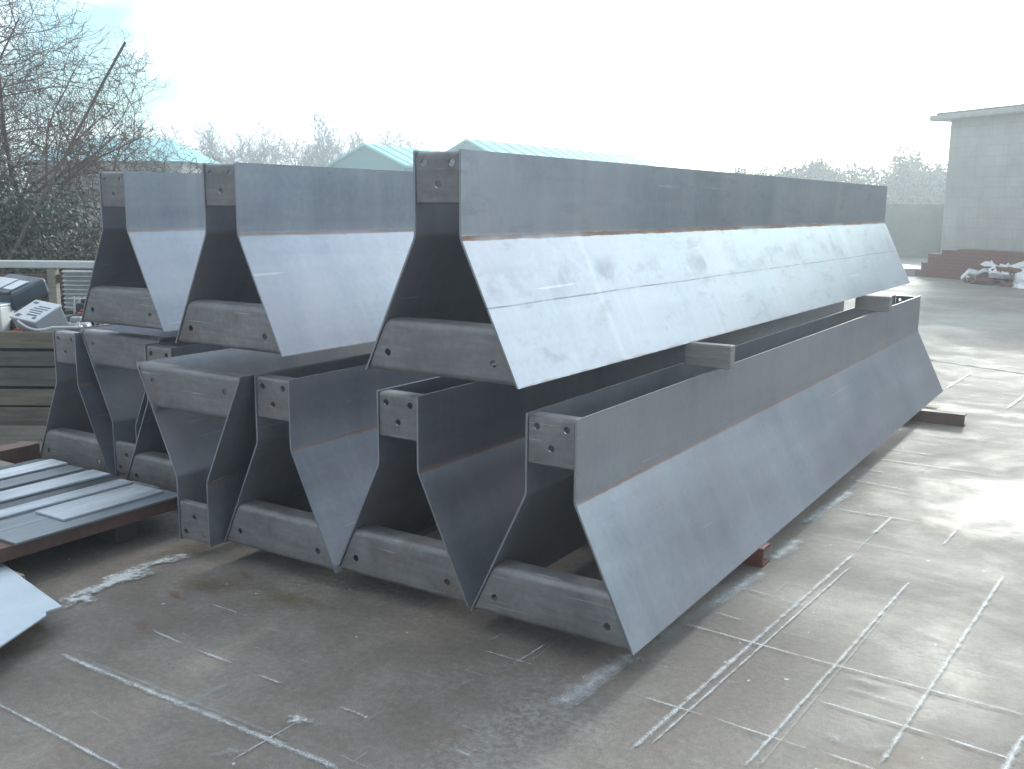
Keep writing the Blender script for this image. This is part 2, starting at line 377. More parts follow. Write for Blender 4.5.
LINES = [('A', -1.462, -0.968, -0.102, -0.969, 0.034, 0), ('A2', -1.35, -0.945, -0.35, -0.935, 0.03, 1), ('B', -1.359, -0.654, -1.147, -0.67, 0.016, 0),
 ('B2', -1.121, -0.673, -0.88, -0.677, 0.018, 0), ('B3', -0.751, -0.691, -0.632, -0.69, 0.018, 0), ('B4', -1.15, -0.655, -0.86, -0.655, 0.012, 1),
 ('C', -1.388, -0.361, -1.155, -0.362, 0.012, 0), ('D', -1.45, -1.29, -0.62, -1.314, 0.018, 0), ('F', -0.365, -0.701, -0.26, -0.7, 0.02, 0),
 ('F2', 0.096, -0.705, 0.16, -0.708, 0.02, 0), ('G', -0.414, -1.124, -0.413, -0.846, 0.012, 0), ('G2', -0.113, -0.957, -0.114, -0.837, 0.010, 1),
 ('G3', -0.80, -1.02, -0.78, -0.76, 0.06, 1), ('H', -0.231, -0.102, 0.017, -0.101, 0.012, 0), ('H2', -0.059, -0.133, -0.046, 0.112, 0.014, 0),
 ('H3', -0.017, -0.105, -0.031, 0.154, 0.012, 1), ('H4', -0.235, -0.023, -0.231, 0.074, 0.02, 1),
 ('band1', 0.219, -0.316, 0.257, 0.2, 0.11, 0), ('band1', 0.225, -0.25, 0.25, 0.1, 0.08, 0), ('band2', 0.275, 0.20, 0.371, 1.233, 0.11, 2), ('band2', 0.33, 0.75, 0.38, 1.25, 0.07, 0), ('band3', 0.375, 1.421, 0.385, 1.78, 0.09, 0),
 ('band4', 0.335, 2.037, 0.385, 2.781, 0.08, 0), ('M1', 0.536, -0.422, 0.663, 1.706, 0.026, 0), ('M1b', 0.673, 2.06, 0.693, 2.424, 0.026, 0),
 ('M2', 0.574, -0.35, 0.694, 1.523, 0.014, 0), ('M3', 0.664, 1.72, 0.674, 2.05, 0.016, 1), ('N1', 0.854, -0.309, 0.956, 1.48, 0.020, 0),
 ('N2', 0.996, 2.081, 1.015, 2.46, 0.022, 0), ('N1b', 0.888, -0.286, 0.957, 1.292, 0.012, 1), ('P1', 1.182, -0.08, 1.292, 1.79, 0.022, 0),
 ('Q1', 0.401, -0.099, 0.646, -0.103, 0.014, 0), ('Q2', 0.679, -0.103, 0.976, -0.119, 0.014, 0), ('R1', 0.3, 0.527, 0.773, 0.495, 0.016, 0),
 ('R2', 0.773, 0.495, 1.504, 0.471, 0.016, 0), ('S1', 0.911, 0.197, 1.301, 0.177, 0.016, 0), ('S2', 1.301, 0.177, 1.522, 0.156, 0.016, 0),
 ('T', 0.348, 0.698, 0.513, 0.68, 0.014, 0), ('T2', 0.56, 0.672, 0.86, 0.655, 0.010, 1), ('U', 1.005, -0.113, 1.175, -0.123, 0.016, 0), ('V', 0.361, 1.013, 0.521, 0.988, 0.012, 0),
 ('V2', 0.545, 0.978, 0.684, 0.958, 0.012, 0), ('W', 0.409, 0.939, 0.612, 0.898, 0.01, 1), ('a', 0.277, 3.977, 0.632, 3.954, 0.02, 0),
 ('b', 0.319, 3.645, 0.968, 3.644, 0.02, 0), ('c', 0.289, 3.323, 0.483, 3.313, 0.02, 0), ('d', 0.554, 3.279, 0.809, 3.318, 0.014, 1),
 ('e', 0.313, 3.033, 0.681, 2.978, 0.018, 0), ('f', 0.412, 2.382, 0.832, 2.396, 0.018, 0), ('g', 0.44, 2.913, 0.955, 2.859, 0.012, 1),
 ('h', 0.346, 4.308, 0.62, 4.247, 0.03, 1), ('i', 1.485, 0.02, 1.517, 0.34, 0.03, 0), ('k', 0.40, 1.90, 0.95, 1.88, 0.012, 1), ('n', 0.95, 0.34, 1.25, 0.32, 0.03, 1),
 ('o', 0.98, 0.02, 1.06, -0.03, 0.05, 1), ('q', 0.62, 0.15, 0.66, 0.17, 0.05, 1), ('s', 1.10, 0.95, 1.20, 0.93, 0.03, 1),
 ('Y1', 0.266, 6.665, 0.327, 7.779, 0.05, 3), ('Y2', 0.841, 5.923, 0.906, 6.762, 0.04, 3), ('Y3', 0.906, 6.762, 1.0, 8.0, 0.04, 3),
 ('o1', -1.62, -0.36, -1.5, -0.40, 0.05, 4), ('o2', -1.47, -0.62, -1.36, -0.68, 0.06, 4), ('o3', -1.8, -0.86, -1.68, -0.9, 0.05, 4), ('o4', -1.55, -0.05, -1.42, -0.09, 0.05, 4)]
rng = random.Random(5)
for k in range(46):                          # faint leftover dashes of overspray, square to the moulds
    if k < 30: x, y = rng.uniform(0.4, 1.6), rng.uniform(-0.3, 4.6)
    else: x, y = rng.uniform(-1.3, 0.3), rng.uniform(-1.2, -0.25)
    ln = rng.uniform(0.04, 0.22)
    if rng.random() < 0.75: LINES.append(('dash', x, y, x + ln, y - 0.03 * ln, rng.uniform(0.006, 0.014), 1))
    else: LINES.append(('dash', x, y, x + 0.05 * ln, y + ln, rng.uniform(0.008, 0.02), 1))
bm = bmesh.new(); core = bm.verts.layers.float.new('core')
for i, (n_, x0, y0, x1, y1, wd, mi) in enumerate(LINES):
    a, b = Vector((x0, y0)), Vector((x1, y1)); d = b - a; ln = d.length; nrm = Vector((-d.y, d.x)).normalized()
    n = max(3, int(ln / 0.05)); z = 0.004 + i * 0.00006
    prev = None
    for k in range(n + 1):
        p = a + d * (k / n); e = 0.75 if k in (0, n) else 1
        l_ = p + nrm * wd * e * rng.uniform(0.46, 0.58); r_ = p - nrm * wd * e * rng.uniform(0.46, 0.58)
        cur = (bm.verts.new((*l_, z)), bm.verts.new((*p, z)), bm.verts.new((*r_, z))); cur[1][core] = 1.0 if 0 < k < n else 0.2
        if prev:
            for q in (0, 1):
                f = bm.faces.new((prev[q], prev[q + 1], cur[q + 1], cur[q])); f.material_index = (0, 1, 1, 3, 4)[mi]
        prev = cur
def patch(cx, cy, rx, ry, rot, z, mi, seed):
    rg = random.Random(seed); n = 34; vs_ = []
    ph = [rg.uniform(0, 6.28) for _ in range(5)]
    for k in range(n):
        t = 2 * PI * k / n
        s = 1 + 0.16 * math.sin(3 * t + ph[0]) + 0.12 * math.sin(5 * t + ph[1]) + 0.09 * math.sin(9 * t + ph[2]) + rg.uniform(-.06, .06)
        x, y = rx * s * math.cos(t), ry * s * math.sin(t)
        vs_.append(bm.verts.new((cx + x * math.cos(rot) - y * math.sin(rot), cy + x * math.sin(rot) + y * math.cos(rot), z)))
    c = bm.verts.new((cx, cy, z)); c[core] = 1.15
    for k in range(n):
        f = bm.faces.new((c, vs_[k], vs_[(k + 1) % n])); f.material_index = mi
patch(-1.90, -0.42, 0.07, 0.30, 0.10, 0.0090, 2, 1)
patch(-1.93, -0.15, 0.05, 0.16, -0.25, 0.0091, 2, 2)
patch(-1.84, -0.62, 0.07, 0.09, 0.3, 0.0092, 2, 3)
patch(-0.414, -0.84, 0.045, 0.03, 0.3, 0.0093, 2, 4)
patch(-0.45, -1.08, 0.06, 0.04, 1.0, 0.0094, 1, 5)
patch(-1.95, 0.0, 0.12, 0.30, -0.3, 0.00855, 5, 21); patch(-1.55, -0.22, 0.22, 0.10, 0.2, 0.0086, 5, 22); patch(-1.15, -0.15, 0.25, 0.08, 0.0, 0.00865, 5, 23)
patch(0.3, 0.62, 0.06, 0.5, -0.09, 0.0095, 1, 6)
patch(1.02, 0.42, 0.10, 0.035, 0.0, 0.0096, 1, 7)
patch(1.15, 0.0, 0.06, 0.03, 0.5, 0.0097, 1, 8)
patch(0.75, 4.6, 0.25, 0.10, 0.1, 0.0099, 1, 10)
tag(link_mesh('ground_markings', bm, [M_PAINT, M_FAINT, M_SMEAR, M_YELLOW, M_ORANGE, M_DIRT]), kind='structure')

# slab joint across the yard, a shallow sill of darker concrete
M_JOINT = simple('dark_joint_filler', (0.07, 0.068, 0.062), 0.7)
bm = bmesh.new()
jd = Vector((0.915, -0.403)); jn = Vector((0.403, 0.915)); j0 = Vector((0.032, 8.35))
prev = None
for k in range(-70, 90):
    p = j0 + jd * (k * 0.2); wv = rng.uniform(0.02, 0.035)
    cur = (bm.verts.new((*(p + jn * wv), 0.0035)), bm.verts.new((*(p - jn * wv), 0.0035)))
    if prev: bm.faces.new((prev[0], prev[1], cur[1], cur[0]))
    prev = cur
tag(link_mesh('slab_joint', bm, M_JOINT), kind='structure')

# raised concrete pavement in front of the far wall, its colour lightened for wet glare
bm = bmesh.new()
P = [(-9.2, 19.0), (-2.62, 23.2), (-6.9, 29.9), (-13.5, 25.7)]
lo = [bm.verts.new((*p, -0.05)) for p in P]; hi = [bm.verts.new((*p, 0.17)) for p in P]
bm.faces.new(hi)
for k in range(4): bm.faces.new((lo[k], lo[(k + 1) % 4], hi[(k + 1) % 4], hi[k]))
bmesh.ops.bevel(bm, geom=[e for e in bm.edges if all(v.co.z > 0 for v in e.verts)], offset=0.03, segments=2, affect='EDGES')
tag(link_mesh('pavement', bm, M_PALEC), kind='structure')

# ------------------------------------------------------------------ the steel moulds
ZB = 0.09
def xw(z):                                   # outer half width of the mould at height z
    if z >= HS: return TOP
    return HALF + (TOP - HALF) * z / HS
TH = 0.008
def side_plate(sgn):
    bm = bmesh.new()
    # folded section, outer face then inner face
    a = Vector((HALF, 0)); b = Vector((TOP, HS)); c = Vector((TOP, HT))
    d1 = (b - a).normalized(); d2 = (c - b).normalized()
    outer = [a] + [b + (d1 * -1 * (1 - s) ** 2 + d2 * s ** 2) * 0.014 for s in (0, 0.25, 0.5, 0.75, 1)] + [c]
    n = len(outer); inner = []
    for i, p in enumerate(outer):
        t = (outer[min(i + 1, n - 1)] - outer[max(i - 1, 0)]).normalized()
        inner.append(p + Vector((-t.y, t.x)) * TH)
    inner[0].y = 0.0; inner[-1].y = HT
    ys = [0.0] + [LEN * k / 6 for k in range(1, 6)] + [LEN]
    ring = outer + inner[::-1]; m = len(ring)
    R_ = [[bm.verts.new((sgn * p.x, y, p.y)) for p in ring] for y in ys]
    for i in range(len(ys) - 1):
        for k in range(m):
            q = (R_[i][k], R_[i][(k + 1) % m], R_[i + 1][(k + 1) % m], R_[i + 1][k])
            bm.faces.new(q)
    for row in (R_[0], R_[-1]):
        for k in range(n - 1):
            bm.faces.new((row[k], row[k + 1], row[m - 2 - k], row[m - 1 - k]))
    bmesh.ops.recalc_face_normals(bm, faces=bm.faces)
    return bm

def pressed_plate(z0, z1, r0, r1, fl0, fl1, holes, hr):
    """folded end plate seen from -y: flat web with holes, rounded folds and return flanges"""
    bm = bmesh.new(); t = 0.007; G = TH / math.cos(math.atan2(HALF - TOP, HS)) + 0.003
    hw = lambda z: xw(z) - G
    za, zb = z0 + r0, z1 - r1
    faces_edges = []
    for y in (0.0, t):
        loop = [bm.verts.new((-hw(za), y, za)), bm.verts.new((hw(za), y, za)), bm.verts.new((hw(zb), y, zb)), bm.verts.new((-hw(zb), y, zb))]
        es = [bm.edges.new((loop[k], loop[(k + 1) % 4])) for k in range(4)]
        hl = []
        for (hx, hz) in holes:
            h = [bm.verts.new((hx + hr * math.cos(2 * PI * k / 14), y, hz + hr * math.sin(2 * PI * k / 14))) for k in range(14)]
            es += [bm.edges.new((h[k], h[(k + 1) % 14])) for k in range(14)]; hl.append(h)
        bmesh.ops.triangle_fill(bm, use_beauty=True, edges=es)
        faces_edges.append((loop, hl))
    (l0, h0), (l1, h1) = faces_edges
    for a, b in zip(h0, h1):
        for k in range(14): bm.faces.new((a[k], a[(k + 1) % 14], b[(k + 1) % 14], b[k]))
    for (i, j) in ((1, 2), (3, 0)): bm.faces.new((l0[i], l0[j], l1[j], l1[i]))
    def fold(va, vb, wa, wb, z, r, fl, s):
        # s=+1 folds over the top, -1 under the bottom
        po, pi_ = [], []
        if r > 0:
            for k in range(1, 7):
                an = k / 6 * PI / 2
                po.append((r - r * math.cos(an), z + s * r * math.sin(an)))
                ri = max(r - t, 0.001)
                pi_.append((r - ri * math.cos(an), z + s * ri * math.sin(an)))
            po.append((r + fl, z + s * r)); pi_.append((r + fl, z + s * max(r - t, 0.001)))
        prev = (va, vb, wa, wb)
        for (yo, zo), (yi, zi) in zip(po, pi_):
            cur = (bm.verts.new((-hw(zo), yo, zo)), bm.verts.new((hw(zo), yo, zo)), bm.verts.new((-hw(zi), yi, zi)), bm.verts.new((hw(zi), yi, zi)))
            bm.faces.new((prev[0], prev[1], cur[1], cur[0])); bm.faces.new((prev[2], prev[3], cur[3], cur[2]))
            bm.faces.new((prev[0], cur[0], cur[2], prev[2])); bm.faces.new((prev[1], cur[1], cur[3], prev[3]))
            prev = cur
        bm.faces.new((prev[0], prev[1], prev[3], prev[2]))
    fold(l0[3], l0[2], l1[3], l1[2], zb, r1, fl1, +1)
    fold(l0[0], l0[1], l1[0], l1[1], za, r0, fl0, -1)
    bmesh.ops.recalc_face_normals(bm, faces=bm.faces)
    return bm

mould = empty('steel_mould')
link_mesh('side_plate', side_plate(+1), M_STEEL, mould, smooth=True)
link_mesh('side_plate', side_plate(-1), M_STEEL, mould, smooth=True)
base_holes = [(-0.235, 0.075), (0.235, 0.075)]
top_holes = [(-0.06, 0.752), (0.06, 0.752), (0.0, 0.678)]
bp = link_mesh('base_end_plate', pressed_plate(0.004, 0.200, 0.022, 0.030, 0.05, 0.06, base_holes, 0.014), M_PLATE, mould, smooth=True, loc=(0, 0.005, 0))
tp = link_mesh('top_end_plate', pressed_plate(0.612, HT - 0.004, 0.010, 0.014, 0.02, 0.05, top_holes, 0.013), M_PLATE, mould, smooth=True, loc=(0, 0.005, 0))
for src in (bp, tp):                          # the same pair closes the far end
    q = src.copy(); C.objects.link(q); q.parent = mould; q.location = (0, LEN - 0.005, 0); q.rotation_euler = (0, 0, PI)
mould_src = mould
ZU = ZB + 0.905                               # underside of the upper row
GR = 'steel moulds stacked in two rows'
SPOTS = [  # x, y, z, rot, inverted, label
 (0.0, 0.0, ZB, 0.0, 0, 'rightmost steel mould of the bottom row, upright, with a red block under its edge'),
 (-0.7078, 0.029, ZB, -0.012, 0, 'upright steel mould in the bottom row, left of the rightmost one'),
 (-1.365, 0.006, ZB, -0.006, 0, 'upright steel mould in the bottom row, right beside the upside-down mould nearest the camera'),
 (-1.815, -0.065, ZB, 0.004, 1, 'upside-down steel mould, wide end up, at the near corner of the sheet stack'),
 (-2.512, 0.33, ZB, 0.0, 0, 'upright steel mould mostly hidden between the two upside-down moulds'),
 (-2.960, 0.43, ZB + 0.02, 0.0, 1, 'farther of the two upside-down steel moulds, right of the leftmost upright one'),
 (-3.408, 0.40, ZB, 0.0, 0, 'leftmost upright steel mould of the bottom row, beside the wooden crate'),
 (-0.3968, -0.1225, ZU, -0.0146, 0, 'rightmost steel mould of the top row, with a scuffed bright sloping side'),
 (-1.651, 0.023, ZU - 0.018, -0.012, 0, 'middle steel mould of the top row'),
 (-2.786, 0.322, ZU - 0.03, 0.003, 0, 'leftmost steel mould of the top row, in front of the bare trees'),
]
moulds = []
for i, (x, y, z, rz, inv, lab) in enumerate(SPOTS):
    o = mould_src if i == 0 else copy_tree(mould_src)
    if inv: o.location = (x, y, z + HT); o.rotation_euler = (0, PI, rz)
    else: o.location = (x, y, z); o.rotation_euler = (0, 0, rz)
    tag(o, lab, 'steel mould', GR); moulds.append(o)
for ch in moulds[7].children:                 # the top right one has the scuffed sides
    if ch.name.startswith('side_plate') and ch.data.vertices[0].co.x > 0:
        ch.data = ch.data.copy(); ch.data.materials.clear(); ch.data.materials.append(M_STEEL_T)
        ch['label'] = 'scuffed side plate with a dark scribe line and handling marks'

# bearers the stack stands on and is packed with
def beam_box(name, lo, hi, mat, label, cat, group=None, bev=0.006):
    c = ((lo[0] + hi[0]) / 2, (lo[1] + hi[1]) / 2, lo[2]); bm = bmesh.new()
    box(bm, tuple(l - k for l, k in zip(lo, c)), tuple(h - k for h, k in zip(hi, c)), bevel=bev)
    return tag(link_mesh(name, bm, mat, loc=c), label, cat, group)
def channel_beam(name, x0, x1, y0, y1, h, mat, label, cat, group):
    """rolled steel channel, open to the far side, with a closed web towards the camera"""
    bm = bmesh.new(); t = 0.012; L_ = x1 - x0; d = y1 - y0
    box(bm, (0, 0, 0), (L_, t, h)); box(bm, (0, t, 0), (L_, d, t)); box(bm, (0, t, h - t), (L_, d, h))
    bmesh.ops.remove_doubles(bm, verts=bm.verts, dist=1e-5)
    return tag(link_mesh(name, bm, mat, loc=(x0, y0, 0)), label, cat, group)
channel_beam('steel_channel', -3.95, 0.362, 1.30, 1.40, ZB - 0.001, M_RED, 'red steel channel under the bottom row, its end poking out beside the sloping side', 'bearer', 'bearers under the bottom row')
channel_beam('steel_channel', -3.95, 0.655, 5.035, 5.125, ZB - 0.001, M_BROWN, 'brown steel channel jutting out past the far end of the bottom row', 'bearer', 'bearers under the bottom row')
tz = ZB + HT + 0.001
for (x0, x1, y0, y1, zt, lab) in [
  (-0.062, 0.160, 1.315, 1.375, ZU, 'short grey timber spacer jutting out below the middle of the rightmost top mould'),
  (-0.86, -0.55, 1.30, 1.375, ZU, 'timber spacer under the left edge of the rightmost top mould, nearer the camera'),
  (-0.86, -0.55, 4.40, 4.475, ZU, 'timber spacer under the left edge of the rightmost top mould, farther away'),
  (-0.05, 0.19, 4.40, 4.475, ZU, 'short grey timber spacer jutting out below the far end of the rightmost top mould'),
  (-2.1, -1.24, 1.30, 1.375, ZU - 0.018, 'grey timber spacer under the near half of the middle top mould'),
  (-2.1, -1.24, 4.40, 4.475, ZU - 0.018, 'grey timber spacer under the far half of the middle top mould'),
  (-3.45, -2.42, 1.30, 1.375, ZU - 0.03, 'grey timber spacer under the near half of the leftmost top mould'),
  (-3.45, -2.42, 4.40, 4.475, ZU - 0.03, 'grey timber spacer under the far half of the leftmost top mould')]:
    beam_box('timber_spacer', (x0, y0, tz), (x1, y1, zt - 0.001), M_TIMBERX, lab, 'spacer', 'spacers between the two rows')

# ------------------------------------------------------------------ stack of steel strips at the left front
def channel_y(x0, x1, y0, y1, z0, z1, lab):
    bm = bmesh.new(); t = 0.01; L_ = y1 - y0; d = x1 - x0; h = z1 - z0
    box(bm, (d - t, 0, 0), (d, L_, h)); box(bm, (0, 0, 0), (d - t, L_, t)); box(bm, (0, 0, h - t), (d - t, L_, h))
    bmesh.ops.remove_doubles(bm, verts=bm.verts, dist=1e-5)
    tag(link_mesh('steel_channel', bm, M_BROWN, loc=(x0, y0, z0)), lab, 'channel', 'channels under the strips')
channel_y(-2.32, -2.222, -1.35, 0.16, 0.1165, 0.176, 'brown steel channel carrying the near edge of the strip stack')
channel_y(-3.78, -3.66, -1.2, 0.36, 0.0965, 0.215, 'brown steel channel lying at the back of the strip stack, by the crate')
for (x, y, lab) in [(-3.85, -1.0, 'back left'), (-3.85, 0.05, 'back right'), (-2.46, -1.2, 'front left'), (-2.46, -0.12, 'front right')]:
    beam_box('timber_block', (x, y, 0.0), (x + 0.16, y + 0.12, 0.0955 if x < -3 else 0.1155), M_SHADEWOOD, f'short timber block under a brown channel, {lab} one of the strip stack', 'block', 'blocks under the strip stack')
# carrying packers so the strips do not float
beam_box('timber_batten', (-3.62, -0.55, 0.09), (-2.33, -0.47, 0.176), M_TIMBER, 'timber batten under the strips, nearer the camera', 'batten', 'battens under the strips')
beam_box('timber_batten', (-3.62, 0.02, 0.09), (-2.33, 0.10, 0.176), M_TIMBER, 'timber batten under the strips, nearer the moulds', 'batten', 'battens under the strips')
for (x, y) in [(-3.3, -0.56), (-2.75, -0.56), (-3.3, 0.01), (-2.75, 0.01)]:
    beam_box('timber_block', (x, y, 0.0), (x + 0.12, y + 0.10, 0.089), M_TIMBER, 'short timber block hidden under the strip battens', 'block', 'blocks under the strip battens')
STR = [  # x0, x1, y near, y far, layer, bright, label
 (-2.40, -2.205, -0.67, 0.20, 0, 1, 'dull grey steel strip at the right edge of the strip stack'),
 (-2.63, -2.41, -1.30, 0.22, 0, 1, 'grey steel strip second from the right edge in the lower layer'),
 (-2.86, -2.64, -1.30, 0.21, 0, 0, 'dark steel strip in the middle of the lower layer'),
 (-3.10, -2.87, -1.30, 0.22, 0, 1, 'grey steel strip left of the middle in the lower layer'),
 (-3.42, -3.11, -1.30, 0.21, 0, 0, 'steel strip at the far left of the lower layer'),
 (-2.52, -2.30, -0.385, 0.16, 1, 2, 'bright short steel strip with its cut end showing, on top near the right edge'),
 (-2.66, -2.555, -1.28, 0.18, 1, 2, 'narrow bright steel strip on top, left of the short one'),
 (-2.95, -2.80, -1.28, 0.21, 1, 2, 'bright steel strip on top in the middle of the stack'),
 (-3.13, -3.00, -1.28, 0.20, 1, 1, 'dull steel strip on top between two bright ones'),
 (-3.33, -3.18, -1.28, 0.22, 1, 2, 'bright steel strip on top nearest the crate')]
M_STRIP = [M_GALVD, simple('grey_steel_strip', (0.23, 0.255, 0.285), 0.42, metal=0.3, var=0.4, scale=2.5, scl=(9, 0.8, 9), bump=0.04), M_GALV]
for (x0, x1, y0, y1, lay, br, lab) in STR:
    z0 = 0.177 + lay * 0.0125; bm = bmesh.new(); wd = (x1 - x0)
    # shallow lipped strip
    prof = [(-wd / 2, 0.0), (-wd / 2 + 0.012, 0.0), (-wd / 2 + 0.016, 0.0), (wd / 2 - 0.012, 0.0), (wd / 2, 0.0)]
    box(bm, (-wd / 2, 0, 0), (wd / 2, y1 - y0, 0.011), bevel=0.002)
    o = tag(link_mesh('steel_strip', bm, M_STRIP[br], loc=((x0 + x1) / 2, y0, z0), rot=(0, 0, rng.uniform(-.012, .012))), lab, 'strip', 'steel strips in the left stack')

# white sheet in the left corner
bm = bmesh.new()
P = [(-1.659, -0.824), (-2.36, -0.672), (-2.30, -1.60), (-1.10, -1.70), (-1.50, -1.19), (-1.632, -0.905), (-1.664, -0.888)]
lo = [bm.verts.new((*p, 0.0)) for p in P]; hi = [bm.verts.new((*p, 0.006)) for p in P]
bm.faces.new(lo[::-1]); bm.faces.new(hi)
for k in range(7): bm.faces.new((lo[k], lo[(k + 1) % 7], hi[(k + 1) % 7], hi[k]))
bmesh.ops.recalc_face_normals(bm, faces=bm.faces)
tag(link_mesh('metal_sheet', bm, M_WSHEET, loc=(0, 0, 0.084)), 'pale bluish white sheet with a clipped corner lying at the left edge', 'sheet')
for (x, y, lab) in [(-2.2, -1.0, 'rear'), (-1.72, -1.42, 'front')]:
    beam_box('timber_block', (x, y, 0), (x + 0.10, y + 0.30, 0.083), M_TIMBER, f'{lab} timber block propping up the white sheet', 'block', 'blocks under the white sheet')

# ------------------------------------------------------------------ wooden crate with electrical scrap
RV = Vector((0.844, 0.537, 0)); FV = Vector((-0.537, 0.844, 0))
CR = empty('wooden_crate', (-4.30, 1.08, 0), (0, 0, math.atan2(0.537, 0.844)))     # local x along the front face, y away from the camera
CWD, CDP, CH = 1.25, 0.95, 0.745
tag(CR, 'weathered slatted wooden crate filled with electrical scrap, left of the moulds', 'crate')
for (nm, x0, x1, y0, y1, along) in [('front_panel', -CWD, 0, 0, 0.024, 'x'), ('back_panel', -CWD, 0, CDP - 0.024, CDP, 'x'), ('side_panel', -0.024, 0, 0.025, CDP - 0.025, 'y'), ('side_panel', -CWD, -CWD + 0.024, 0.025, CDP - 0.025, 'y')]:
    bm = bmesh.new(); z = 0.13
    for k in range(5):
        hh = 0.098 + 0.014 * ((k * 7) % 3)
        if z + hh > CH: hh = CH - z
        j = 0.004 * ((k * 5) % 3)
        box(bm, (x0, y0 + (j if along == 'x' else 0), z), (x1, y1 + (j if along == 'x' else 0), z + hh), bevel=0.004); z += hh + (0.022 if k % 2 else 0.012)
    link_mesh(nm, bm, M_CRATE, CR)
for (x, y) in [(-0.10, 0.034), (-CWD + 0.03, 0.034), (-0.10, CDP - 0.104), (-CWD + 0.03, CDP - 0.104)]:
    bm = bmesh.new(); box(bm, (x, y, 0.0), (x + 0.07, y + 0.07, CH - 0.01), bevel=0.004); link_mesh('corner_post', bm, M_TIMBER, CR)
bm = bmesh.new(); box(bm, (-CWD + 0.026, 0.036, 0.10), (-0.026, CDP - 0.036, 0.128)); link_mesh('floor_board', bm, M_TIMBER, CR)
for y in (0.0, CDP - 0.09):
    bm = bmesh.new(); box(bm, (-CWD, y, 0.0), (0, y + 0.033, 0.10), bevel=0.004); link_mesh('skid', bm, M_TIMBER, CR)
CM = CR.matrix_basis.copy()
def in_crate(name, lx, ly, z, rz=0, tilt=(0, 0)):
    p = Matrix.Translation((-4.30, 1.08, 0)) @ Matrix.Rotation(math.atan2(0.537, 0.844), 4, 'Z') @ Vector((lx, ly, z))
    return empty(name, p, (tilt[0], tilt[1], rz + math.atan2(0.537, 0.844)))
# packing of scrap that fills the crate below: rolled dark sacking
bm = bmesh.new()
box(bm, (-CWD + 0.035, 0.11, 0.13), (-0.11, 0.36, 0.68), bevel=0.05); box(bm, (-CWD + 0.035, 0.30, 0.13), (-0.20, CDP - 0.11, 0.80), bevel=0.06)
bmesh.ops.subdivide_edges(bm, edges=bm.edges, cuts=3, use_grid_fill=True)
for v in bm.verts: v.co += Vector((rng.uniform(-.012, .012), rng.uniform(-.012, .012), rng.uniform(-.03, .015) if v.co.z > 0.5 else 0))
o = link_mesh('scrap_bag', bm, M_DARK, loc=(-4.30, 1.08, 0.0)); o.rotation_euler = (0, 0, math.atan2(0.537, 0.844))
tag(o, 'dark lumpy scrap bag filling the crate under the boxes', 'bag')
# grey case with white labelled lid
e = in_crate('switch_box', -0.33, 0.24, 0.70, rz=-0.50, tilt=(0.45, 0.08)); tag(e, 'grey electrical case with a white printed lid tilted in the crate', 'electrical box')
bm = bmesh.new(); box(bm, (-0.13, -0.10, 0), (0.13, 0.12, 0.17), bevel=0.008); link_mesh('case', bm, M_GREYBOX, e)
bm = bmesh.new(); box(bm, (-0.135, -0.105, 0.171), (0.135, 0.125, 0.186), bevel=0.004); lid = link_mesh('lid', bm, M_LABEL, e)
bm = bmesh.new()
for (x, y, a, b) in [(-0.11, 0.08, 0.045, 0.02), (-0.10, -0.085, 0.04, 0.03), (-0.02, 0.055, 0.12, 0.008), (-0.04, 0.03, 0.14, 0.008), (-0.05, 0.005, 0.13, 0.008), (-0.03, -0.02, 0.12, 0.008), (-0.02, -0.05, 0.10, 0.012), (0.07, -0.08, 0.03, 0.02)]:
    box(bm, (x, y, 0.1865), (x + a, y + b, 0.1885))
link_mesh('label_print', bm, M_INK, lid)
# blue machine cover with two bright windows
e = in_crate('control_unit', -0.68, 0.58, 0.875, rz=-0.5, tilt=(0.34, 0.05)); tag(e, 'slate blue control unit with two bright windows, behind the grey case', 'control unit')
bm = bmesh.new(); box(bm, (-0.20, -0.16, 0.03), (0.20, 0.16, 0.16), bevel=0.025); link_mesh('housing', bm, M_BLUEBOX, e)
bm = bmesh.new(); box(bm, (-0.17, -0.10, 0.161), (0.03, 0.06, 0.172), bevel=0.006); link_mesh('window', bm, M_CHROME, e)
bm = bmesh.new(); box(bm, (0.055, -0.10, 0.161), (0.16, 0.05, 0.172), bevel=0.006); link_mesh('window', bm, M_CHROME, e)
bm = bmesh.new(); box(bm, (-0.2, -0.165, 0.161), (0.2, -0.12, 0.178), bevel=0.006); link_mesh('trim_bar', bm, M_DARK, e)
# white box at the edge
e = in_crate('junction_box', -0.76, 0.26, 0.70, rz=0.05); tag(e, 'plain white junction box at the left edge of the crate', 'junction box')
bm = bmesh.new(); box(bm, (-0.16, -0.09, 0), (0.16, 0.12, 0.19), bevel=0.01); link_mesh('case', bm, M_WHITEPL, e)
bm = bmesh.new(); box(bm, (-0.165, -0.095, 0.191), (0.165, 0.125, 0.205), bevel=0.005); link_mesh('lid', bm, M_LABEL, e)
